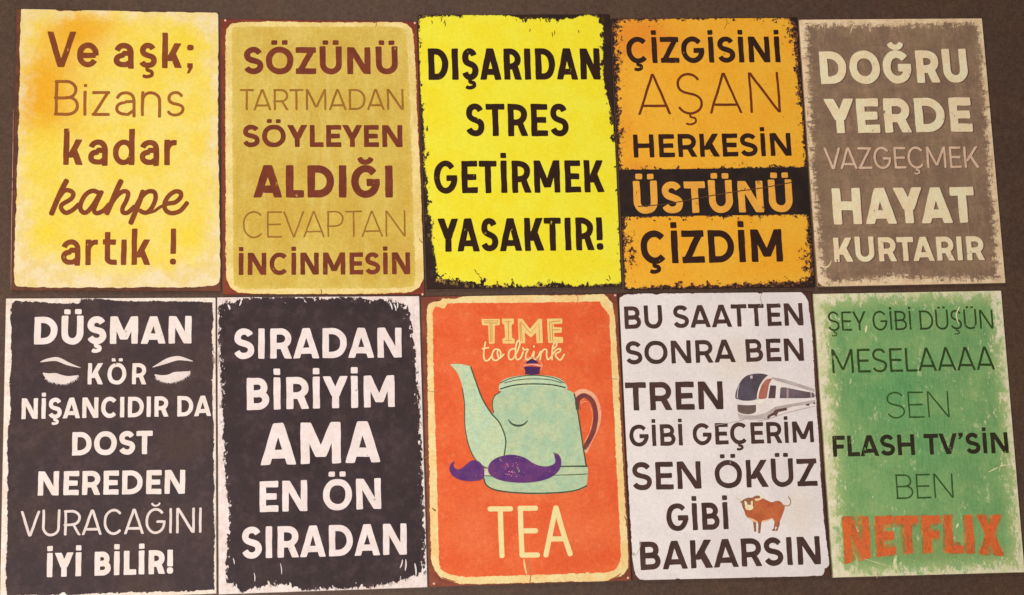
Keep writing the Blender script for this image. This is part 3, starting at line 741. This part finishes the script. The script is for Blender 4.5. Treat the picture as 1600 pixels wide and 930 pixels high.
for q in ([(165, 165), (380, 168)], [(165, 195), (380, 200)], [(284, 200), (288, 490)], [(255, 210), (262, 490)], [(500, 180), (575, 178)], [(540, 180), (545, 470)], [(500, 472), (585, 472)],
          [(735, 180), (760, 480)], [(720, 200), (735, 480)], [(745, 190), (885, 355), (1020, 210), (1030, 480)], [(1190, 185), (1350, 165)], [(1185, 180), (1200, 480)], [(1225, 200), (1235, 470)], [(1240, 305), (1350, 308)]):
    tl += ribbon(I8(q), 1.1, .3)
s.px_polys('inline_strokes', tl, ol, 3)
dk = []
for q in ([(185, 500), (165, 600), (158, 700), (175, 780), (230, 780), (290, 700)], [(140, 600), (235, 585)], [(400, 615), (330, 612), (290, 690), (300, 760), (350, 785), (410, 740), (425, 670), (395, 620), (370, 660), (400, 750), (470, 690)],
          [(640, 600), (570, 620), (545, 690), (560, 765), (610, 760), (660, 690), (715, 560), (720, 490), (690, 480), (660, 560), (655, 690), (675, 765), (730, 750), (775, 650)], [(770, 590), (790, 620), (850, 610), (820, 680), (815, 750), (850, 775), (900, 740), (945, 640), (935, 740), (960, 775)], [(940, 560), (945, 572)],
          [(960, 775), (1010, 720), (1050, 640), (1040, 770)], [(1040, 700), (1090, 620), (1140, 620), (1140, 700), (1160, 770), (1210, 730)], [(1300, 520), (1270, 500), (1240, 560), (1225, 660), (1225, 770)], [(1235, 690), (1290, 620), (1350, 600), (1350, 640), (1280, 690), (1310, 750), (1360, 775), (1415, 690)], [(1300, 520), (1290, 560), (1250, 600)]):
    dk += px_ribbon(I8(q), 2.5, None, .5, 5)
s.px_polys('script_lettering', dk, ci, 4)
T8 = lambda pts: tr(8.453, 740, 780, pts)
tt = []
for q in ([(215, 130), (490, 128)], [(353, 130), (360, 400), (375, 750)], [(618, 125), (625, 400), (640, 740)], [(610, 122), (820, 120)], [(640, 420), (820, 418)], [(640, 740), (845, 738)], [(1085, 115), (1025, 400), (955, 740)], [(1090, 115), (1170, 400), (1275, 725)], [(1010, 527), (1200, 525)]):
    tt += ribbon(smooth(T8(q), False, 5), 8.0, 3.6)
s.px_polys('lettering', tt, ci, 2)
P8 = lambda pts: tr(2.907, 690, 480, pts)
def tea(c1, c2, seed, wear=.0): return ink(c1, c2, wear, seed, .14, 120)
green = tea((168, 198, 164), (188, 204, 162), 20); greenl = tea((184, 210, 176), (196, 212, 170), 21); dgr = tea((62, 78, 56), None, 22); purp = tea((88, 50, 112), (108, 60, 116), 23, .22); halo = ink((242, 150, 112), None, .45, 24, .1, 200, .15); brn = tea((116, 58, 62), (128, 66, 60), 25)
body = P8(smooth([(232, 440), (240, 405), (268, 384), (330, 366), (400, 360), (480, 362), (560, 374), (600, 392), (612, 440), (625, 520), (640, 620), (656, 718), (656, 718), (664, 730), (663, 770), (658, 805), (645, 822), (600, 838), (530, 846), (440, 850), (340, 846), (250, 834), (205, 812), (192, 780), (190, 735), (190, 735), (230, 715), (236, 600)]))
pot = s.px_polys('teapot', [body], green, 3, None, 'pale green printed teapot body')
s.px_polys('collar', [P8(smooth([(268, 384), (264, 350), (300, 322), (400, 308), (510, 316), (558, 342), (566, 376), (480, 362), (400, 360), (330, 366)]))], greenl, 4, pot)
s.px_polys('collar_line', ribbon(P8(smooth([(266, 372), (330, 355), (410, 349), (500, 353), (562, 366)], False)), 2.03, .5) + ribbon(P8(smooth([(268, 345), (320, 322), (410, 310), (505, 320), (556, 345)], False)), 1.35, .5) + ribbon(P8(smooth([(285, 345), (340, 332), (410, 326), (490, 330), (545, 345)], False)), 1.22, .4), dgr, 5, pot)
s.px_polys('spout', [P8(smooth([(38, 260), (38, 260), (80, 258), (130, 268), (130, 268), (152, 330), (178, 405), (208, 462), (245, 505), (276, 550), (292, 602), (285, 670), (250, 718), (200, 730), (160, 700), (122, 625), (106, 540), (104, 440), (94, 360), (70, 298)]))], greenl, 4, pot)
s.px_polys('spout_line', ribbon(P8(smooth([(132, 272), (156, 340), (184, 415), (222, 478), (262, 525), (286, 580), (291, 620), (284, 672)], False)), 2.03, .6) + ribbon(P8(smooth([(94, 370), (104, 440), (106, 540), (122, 625), (152, 690), (190, 724), (215, 732)], False)), 1.49, .5) + ribbon(P8(smooth([(236, 480), (230, 440), (240, 405), (268, 384)], False)), 1.49, .5) + ribbon(P8(smooth([(602, 394), (612, 440), (625, 520), (640, 620), (656, 720)], False)), 2.03, .5), dgr, 5, pot)
s.px_polys('base_line', ribbon(P8([(520, 724), (600, 723), (662, 723)]), 2.29, .6) + ribbon(P8([(500, 764), (580, 762), (662, 758)]), 1.22, .4) + ribbon(P8(smooth([(192, 780), (205, 810), (250, 832), (340, 843), (440, 846), (540, 842), (610, 832), (658, 812)], False)), 2.16, .6) + ribbon(P8([(192, 732), (192, 780)]), 1., .4) + ribbon(P8([(195, 766), (230, 768)]), 1.22, .4), dgr, 5, pot)
s.px_polys('handle_glow', ribbon(P8(smooth([(606, 470), (602, 412), (640, 384), (688, 408), (712, 470), (704, 540), (676, 600), (650, 654)], False)), 8.8, 1.5), ink((242, 156, 122), None, .25, 60), 2, pot)
s.px_polys('handle', ribbon(P8(smooth([(620, 462), (618, 420), (648, 402), (684, 428), (700, 490), (690, 560), (666, 612), (648, 640)], False)), 7.4, 2), brn, 4, pot)
s.px_polys('handle_line', ribbon(P8(smooth([(634, 440), (652, 428), (676, 452), (686, 500), (674, 560), (648, 618)], False)), 1.4, .5) + ribbon(P8(smooth([(624, 470), (632, 430), (652, 412)], False)), .8, .4), halo, 5, pot)
s.px_polys('knob_glow', ribbon(P8(smooth([(365, 285), (362, 262), (380, 238), (410, 228), (440, 240), (456, 262), (452, 285)], False)), 1.8, .8), halo, 5, pot)
s.px_polys('lid_knob', [P8(smooth([(384, 256), (395, 242), (410, 236), (428, 243), (440, 256), (440, 256)])), P8(smooth([(374, 272), (374, 272), (410, 270), (448, 274), (448, 274), (444, 294), (446, 304), (446, 304), (410, 308), (376, 304), (376, 304), (380, 294)]))], tea((80, 44, 84), (70, 42, 90), 26), 6, pot)
s.px_polys('knob_band', ribbon(P8(smooth([(372, 266), (410, 260), (450, 267)], False)), 2.6, 1.), ink((226, 152, 136)), 6, pot)
s.px_polys('closed_eye', ribbon(P8(smooth([(302, 511), (320, 531), (348, 539), (374, 532), (392, 514)], False)), 3.2, .4, False, tapered), dgr, 5, pot)
s.px_polys('connector', [P8([(191, 738), (214, 738), (213, 764), (192, 764)])], ink((206, 200, 178)), 6, pot)
s.px_polys('moustache', [P8(smooth([(210, 738), (222, 705), (262, 680), (320, 671), (375, 684), (420, 712), (462, 724), (500, 718), (516, 700), (506, 658), (506, 658), (532, 672), (543, 702), (535, 738), (505, 768), (460, 787), (400, 797), (330, 797), (265, 786), (225, 766)])), P8(smooth([(192, 735), (170, 703), (138, 697), (110, 716), (85, 735), (66, 736), (54, 722), (60, 700), (60, 700), (42, 712), (35, 737), (50, 766), (85, 785), (130, 791), (175, 786), (192, 772)]))], purp, 7, pot)
s.px_polys('moustache_speckle', [[(q[0] + r_ * math.cos(a) * (1 + .4 * math.sin(a * 3 + i)), q[1] + r_ * math.sin(a)) for a in [k * .785 for k in range(8)]] for i, (q, r_) in enumerate([(P8([(290 + random.gauss(25, 18), 745 + random.gauss(0, 18))])[0], random.uniform(.5, 1.3)) for _ in range(22)] + [(P8([(random.uniform(120, 500), random.uniform(720, 780))])[0], random.uniform(.3, .7)) for _ in range(16)])], ink((190, 110, 140), None, .3, 27), 8, pot)
s.px_polys('crack', px_ribbon([(826, 873), (827, 885), (829, 898), (828, 910)], 1.5) + px_ribbon([(901, 461), (903, 467), (902, 473)], 1.0) + px_ribbon([(665, 610), (675, 612), (690, 611)], .9, tapered) + px_ribbon([(948, 590), (958, 592), (968, 593)], .9, tapered), ink((176, 112, 72), None, .1, 30), 3)
s.px_polys('paper_tear', px_ribbon([(818, 873), (820, 885), (823, 898)], 3., tapered), ink((244, 200, 140), None, .2, 31), 2)
s.px_polys('rust_stain', px_ribbon([(975, 806), (979, 814), (978, 822)], 2.2, tapered) + px_ribbon([(675, 794), (679, 797), (681, 799)], 2.4, tapered) + px_ribbon([(661, 716), (670, 712)], 1.2, tapered) + px_ribbon([(966, 620), (969, 628)], 1.6, tapered) + px_ribbon([(690, 902), (702, 907), (712, 909)], 2.6, tapered) + px_ribbon([(952, 906), (962, 902), (970, 896)], 2.4, tapered), ink((150, 96, 50), None, .25, 61), 3)
for p in ((961, 461.5), (678, 912), (981, 903)):
    s.px_polys('nail_head', [[(p[0] + 1.9 * math.cos(a) * (1 + .2 * math.sin(3 * a)), p[1] + 1.7 * math.sin(a)) for a in [i * .628 for i in range(10)]]], ink((214, 160, 146)), 2)

# ================================================================== 9  white board with train and bull
s = Sign([(966, 458), (1268.5, 455.5), (1298, 901), (987.6, 908)], 'white board with dark lettering, a drawn train and a small brown bull', (88, 58, 46), 9)
g = G('print_white')
fld = g.tone((236, 228, 224), (228, 220, 216), 22, 3)
fld = g.mix(g.math('MULTIPLY', g.ramp(g.attr('warm'), .2, 1.), .5), fld, col((228, 214, 192)))
fld = g.mix(g.math('MULTIPLY', g.ramp(g.noise(130, 9, detail=7, rough=.75), .60, .8), .3), fld, col((196, 182, 172)))
sub = g.tone((92, 62, 48), (78, 52, 42), 60, 5)
gry = g.mix(g.ramp(g.attr('stain'), .35, .9), fld, col((170, 156, 136)))
c = g.mix(border(g, 'e1', .9, 130, .18, 6, chips=.08, reach=2.5), sub, gry)
c = g.grain(c, .08, 5); mat = g.done(c)
out9 = [(967, 480), (968, 466), (975, 461), (990, 459.5), (1020, 459), (1026, 461.5), (1032, 459), (1100, 458), (1184, 457), (1187, 461), (1191, 457), (1251, 456), (1258, 462), (1262, 470), (1265, 490), (1269, 520), (1272, 580), (1276, 640), (1280, 700), (1283, 760), (1288, 820), (1293, 860), (1296, 880), (1293, 887), (1289, 889), (1288, 896), (1283, 899), (1240, 901.5), (1190, 902), (1150, 904), (1100, 905), (1062, 905), (1060, 902), (1058, 905.5), (1010, 907), (1000, 906), (994, 900), (990, 885), (988, 870), (984, 800), (980, 720), (975, 640), (971, 560)]
s.face(mat, {'e1': out9}, {'stain': [(990, 866, 4, 4, 1.), (1187, 463, 3, 4, .6), (1060, 903, 3, 2.5, .8)], 'warm': [(1150, 560, 60, 50, .9), (1250, 800, 30, 60, .9), (1180, 680, 60, 50, .5)]})
dk9 = ink((70, 50, 46), (80, 58, 52), .08, 32, .1)
s.text('BU SAATTEN', 976.3, 1255.6, 514.3, 508.5, 35, .189, dk9)
s.text('SONRA BEN', 978, 1256.6, 569.6, 563.8, 35.5, .189, dk9)
s.text('TREN', 978, 1130.7, 642, 639.5, 44, .202, dk9)
s.text('GİBİ GEÇERİM', 984, 1272, 698, 691.3, 33.5, .189, dk9)
s.text('SEN ÖKÜZ', 988, 1277.7, 766.2, 759.3, 43, .184, dk9)
s.text('GİBİ', 1042, 1138.6, 830, 827, 42.5, .193, dk9)
s.text('BAKARSIN', 1001, 1283, 891, 881.5, 44, .198, dk9)
R9 = lambda pts: tr(9.3, 1130, 570, pts)
tb = s.px_polys('train', [R9([(172, 490), (180, 400), (225, 270), (290, 190), (400, 140), (520, 128), (640, 145), (720, 180), (900, 215), (1100, 280), (1325, 350), (1332, 420), (1338, 540), (1332, 600), (1100, 640), (940, 680), (790, 745), (640, 790), (400, 800), (230, 790), (190, 740), (165, 620), (165, 540)])], ink((230, 220, 214), (238, 230, 224), 0, 33, .05), 2, None, 'white printed express train')
s.px_polys('train_shade', [R9([(200, 700), (300, 735), (460, 740), (620, 700), (760, 610), (1335, 510), (1335, 560), (1000, 610), (780, 690), (640, 790), (400, 800), (230, 790)]), R9([(720, 182), (900, 217), (1325, 352), (1330, 400), (1000, 300), (780, 235), (700, 200)])], ink((182, 168, 164), (196, 184, 178), 0, 34, .08), 3, tb)
s.px_polys('windshield', [R9(smooth([(176, 485), (184, 390), (240, 262), (320, 172), (430, 136), (560, 131), (664, 156), (664, 156), (600, 212), (545, 292), (508, 400), (494, 500), (494, 500), (400, 522), (290, 522), (215, 503)]))], ink((80, 70, 78), (94, 84, 96), 0, 35, .1), 4, tb)
s.px_polys('windshield_gleam', [R9([(240, 270), (226, 330), (212, 400), (208, 490), (196, 486), (200, 400), (214, 330)]), R9([(385, 160), (425, 160), (425, 200), (395, 205)])], ink((190, 176, 176)), 5, tb)
s.px_polys('red_stripe', [R9(smooth([(706, 200), (706, 200), (664, 290), (644, 390), (628, 482), (628, 482), (570, 500), (506, 492), (506, 492), (516, 400), (560, 300), (620, 222)]))], ink((168, 92, 80), (186, 120, 104), 0, 36), 5, tb)
s.px_polys('stripe_edge', ribbon(R9(smooth([(662, 160), (600, 216), (545, 296), (508, 404), (496, 500)], False)), 2.6, .8), ink((232, 206, 186)), 6, tb)
s.px_polys('train_window', [R9([(682, 300), (768, 305), (755, 488), (652, 488)])], ink((96, 74, 72), (84, 66, 72), 0, 37), 4, tb)
s.px_polys('train_window', [R9([(828, 345), (842, 330), (880, 328), (1100, 372), (1310, 410), (1325, 440), (1325, 475), (1200, 487), (820, 487)])], ink((98, 82, 88), (116, 100, 106), 0, 38), 4, tb)
s.px_polys('window_post', [R9([(920, 340), (950, 345), (945, 487), (920, 487)]), R9([(1262, 402), (1285, 406), (1290, 482), (1268, 484)])], ink((160, 140, 138)), 5, tb)
s.px_polys('grille', [R9(smooth([(206, 580), (206, 580), (340, 590), (474, 584), (474, 584), (470, 680), (400, 716), (310, 716), (216, 682)]))], ink((118, 98, 88), (108, 90, 84), 0, 39), 4, tb)
s.px_polys('headlight', [R9(smooth([(508, 530), (540, 505), (600, 500), (590, 545), (550, 572), (512, 560)]))], ink((248, 232, 210)), 5, tb)
s.px_polys('undercarriage', [R9([(640, 745), (730, 690), (750, 655), (920, 622), (926, 660), (800, 690), (772, 750), (738, 735), (690, 752), (664, 782), (640, 785)]), R9([(1200, 575), (1250, 565), (1255, 592), (1205, 598)]), R9([(1308, 550), (1335, 545), (1335, 572), (1310, 574)])], ink((92, 66, 60)), 4, tb)
s.px_polys('rail', ribbon(R9([(-140, 885), (120, 840), (300, 800)]), .9, .4) + ribbon(R9([(500, 820), (640, 795), (900, 705), (1330, 600)]), .9, .4), ink((170, 152, 140)), 3, tb)
U9 = lambda pts: tr(11.627, 1140, 760, pts)
bu = s.px_polys('bull', [U9(smooth([(225, 260), (300, 216), (345, 205), (400, 206), (440, 190), (520, 176), (590, 210), (680, 255), (760, 288), (850, 264), (920, 276), (970, 330), (1000, 372), (985, 450), (940, 570), (912, 640), (905, 710), (860, 740), (820, 720), (815, 650), (780, 590), (740, 592), (590, 642), (572, 700), (520, 690), (505, 640), (475, 660), (425, 650), (380, 610), (300, 540), (262, 440), (230, 370), (218, 300)]))], ink((198, 108, 64), (182, 94, 58), 0, 41, .16), 2, None, 'small brown printed bull')
s.px_polys('leg', [U9([(424, 645), (476, 655), (482, 822), (446, 830), (442, 780)])], ink((134, 90, 64)), 3, bu)
s.px_polys('leg', [U9([(520, 660), (574, 660), (556, 850), (518, 856), (518, 820)])], ink((134, 90, 64)), 3, bu)
s.px_polys('leg', [U9([(815, 650), (838, 660), (822, 770), (828, 810), (768, 808), (772, 788), (800, 762)])], ink((134, 90, 64)), 3, bu)
s.px_polys('leg', [U9([(862, 650), (912, 640), (905, 710), (880, 770), (868, 812), (826, 808), (838, 780), (862, 740)])], ink((134, 90, 64)), 3, bu)
s.px_polys('head', [U9(smooth([(226, 262), (300, 218), (380, 208), (428, 240), (440, 320), (430, 400), (370, 446), (300, 436), (245, 390), (222, 320)]))], ink((140, 92, 64)), 3, bu)
s.px_polys('muzzle', [U9(smooth([(275, 370), (300, 345), (350, 335), (400, 345), (430, 370), (410, 418), (350, 436), (295, 420)])), U9(smooth([(268, 275), (300, 278), (320, 330), (300, 372), (280, 350)])), U9(smooth([(388, 270), (418, 268), (420, 330), (400, 366), (384, 330)]))], ink((240, 208, 168)), 4, bu)
s.px_polys('horn', [U9(smooth([(465, 222), (520, 222), (560, 195), (548, 110), (548, 110), (596, 170), (590, 220), (530, 256), (470, 262)]))], ink((240, 214, 176)), 4, bu)
s.px_polys('horn', px_ribbon(U9([(205, 265), (150, 235), (112, 190), (120, 125)]), 1.5, lambda t: 1.2 - t), ink((216, 200, 172)), 4, bu)
s.px_polys('ear', [U9(smooth([(430, 200), (480, 172), (548, 176), (520, 200), (460, 222)])), U9([(185, 290), (230, 255), (235, 285), (200, 300)])], ink((140, 96, 70)), 5, bu)
s.px_polys('belly', [U9(smooth([(335, 560), (420, 590), (500, 635), (480, 660), (425, 645), (380, 612)])), U9(smooth([(590, 625), (680, 606), (760, 580), (740, 602), (660, 640), (590, 655)]))], ink((228, 178, 138)), 3, bu)
s.px_polys('tail', px_ribbon(U9([(960, 335), (1010, 355), (1065, 352), (1105, 310), (1098, 240), (1065, 190)]), 1.7), ink((150, 128, 96)), 3, bu)
s.px_polys('crack', px_ribbon([(1191, 457), (1188, 466), (1190, 474), (1186, 479)], 1.2, tapered) + px_ribbon([(990, 872), (997, 862), (1001, 850), (999, 843)], 1.0, tapered) + px_ribbon([(1370, 903), (1371, 899), (1370, 896)], 1.), ink((176, 160, 140)), 3)

# ================================================================== 10  green board
s = Sign([(1269.7, 458.7), (1565, 453.5), (1602, 895), (1301, 903.4)], 'green board with washed out cream edges and a faded orange red last line', (206, 196, 158), 10)
g = G('print_green')
fld = g.tone((126, 172, 108), (108, 158, 98), 24, 3, detail=7, rough=.7)
fld = g.mix(g.ramp(g.attr('deep'), .1, 1.1), fld, g.tone((84, 150, 90), (102, 164, 100), 60, 71, detail=7, rough=.72))
fld = g.mix(g.math('MULTIPLY', g.ramp(g.attr('olive'), .1, 1.), .7), fld, g.tone((142, 162, 90), (128, 160, 94), 60, 72, detail=7))
wv = g.noise(420, 50, stretch=(3., .12), detail=1, rough=.3)
fld = g.mix(g.math('MULTIPLY', g.ramp(wv, .35, .65), .22), fld, col((164, 190, 130)))
cream = g.tone((238, 228, 198), (216, 216, 168), 70, 4, detail=6)
n1 = g.noise(150, 2, detail=8, rough=.78, stretch=(1, .6))
v = g.math('ADD', g.attr('inner'), g.math('MULTIPLY', g.math('SUBTRACT', n1, .49), 62.))
m = g.ramp(v, -4.5, 3.2)
sp = g.ramp(g.math('SUBTRACT', g.noise(210, 33, detail=6, rough=.7, stretch=(1, .5)), g.math('MULTIPLY_ADD', g.math('MINIMUM', g.attr('inner'), 18.), .0062, .545)), -.012, .03)
m = g.math('MULTIPLY', m, g.math('SUBTRACT', 1., g.math('MULTIPLY', sp, .75)))
halfw = g.ramp(g.attr('inner'), 0., 16.)
fld = g.mix(halfw, g.tone((172, 190, 124), (150, 184, 120), 50, 9), fld)
c = g.mix(m, cream, fld)
scf = g.ramp(g.noise(95, 83, detail=9, rough=.82, stretch=(1, .55)), .585, .65)
c = g.mix(g.math('MULTIPLY', scf, .75), c, col((206, 212, 160)))
mot = g.ramp(g.noise(34, 84, detail=5, rough=.65), .50, .72)
c = g.mix(g.math('MULTIPLY', mot, .45), c, col((164, 186, 118)))
c = g.grain(c, .14, 5, 800); mat = g.done(c)
inn10 = [(1288, 478), (1310, 470), (1350, 466), (1380, 462), (1420, 466), (1460, 461), (1500, 464), (1546, 462), (1556, 480), (1560, 530), (1566, 580), (1572, 640), (1576, 690), (1580, 740), (1583, 800), (1590, 850), (1585, 880), (1500, 890), (1400, 893), (1330, 894), (1314, 880), (1310, 820), (1306, 760), (1302, 700), (1298, 640), (1292, 580), (1290, 530)]
s.face(mat, {'inner': inn10}, {'deep': [(1400, 600, 90, 60, .9), (1450, 700, 90, 60, .7)], 'olive': [(1440, 860, 120, 40, 1.), (1520, 490, 60, 30, .4), (1330, 800, 30, 50, .4)]})
gt = ink((56, 76, 34), (50, 70, 32), .24, 51); gt2 = ink((52, 84, 40), (62, 94, 46), .20, 52); gb = ink((48, 44, 30), (54, 52, 34), .22, 53)
s.text('ŞEY GİBİ DÜŞÜN', 1294.3, 1552.6, 517.5, 513.8, 30, .098, gt)
s.text('MESELAAAA', 1301, 1555.2, 583.4, 578, 37, .098, gt)
s.text('SEN', 1386.5, 1484, 654, 652, 41, .062, gt2)
s.text('FLASH TV’SİN', 1302, 1576.3, 714, 707.8, 32.5, .202, gb)
s.text('BEN', 1401.3, 1490.4, 780, 778, 38.5, .068, gt2)
def arch(x, y, L):
    t = (x / L - .5) * 2
    return x, y - (1 - y) * .26 * t * t if t < 0 else y - (1 - y) * .12 * t * t
og = ink((226, 108, 54), (214, 108, 60), .34, 54, .16, 170, .10)
s.text('NETFLIX', 1319, 1568.5, 866, 862, 58, .205, og, 'faded orange red lettering', lay=3, hfun=arch, wob=.008)
s.text('NETFLIX', 1318, 1569.5, 867, 863, 60, .30, ink((176, 132, 70), None, .44, 55, .14, 260, .16), lay=2, hfun=arch, wob=.012, name='lettering_bleed')
s.px_polys('scratch', px_ribbon([(1544, 738), (1556, 732), (1568, 727), (1580, 728)], 2.4, tapered) + px_ribbon([(1560, 738), (1564, 728), (1566, 722)], 1.8, tapered) + px_ribbon([(1337, 822), (1341, 831)], 2.2, tapered) + px_ribbon([(1350, 873), (1372, 880), (1392, 886)], 1.1, tapered) + px_ribbon([(1498, 508), (1494, 492), (1500, 478)], 2., tapered)
           + px_ribbon([(1400, 868), (1398, 880), (1401, 890)], 5., tapered) + px_ribbon([(1497, 818), (1494, 825)], 3., tapered) + px_ribbon([(1354, 508), (1352, 520)], 3., tapered), ink((214, 212, 158), None, .3, 56), 4)
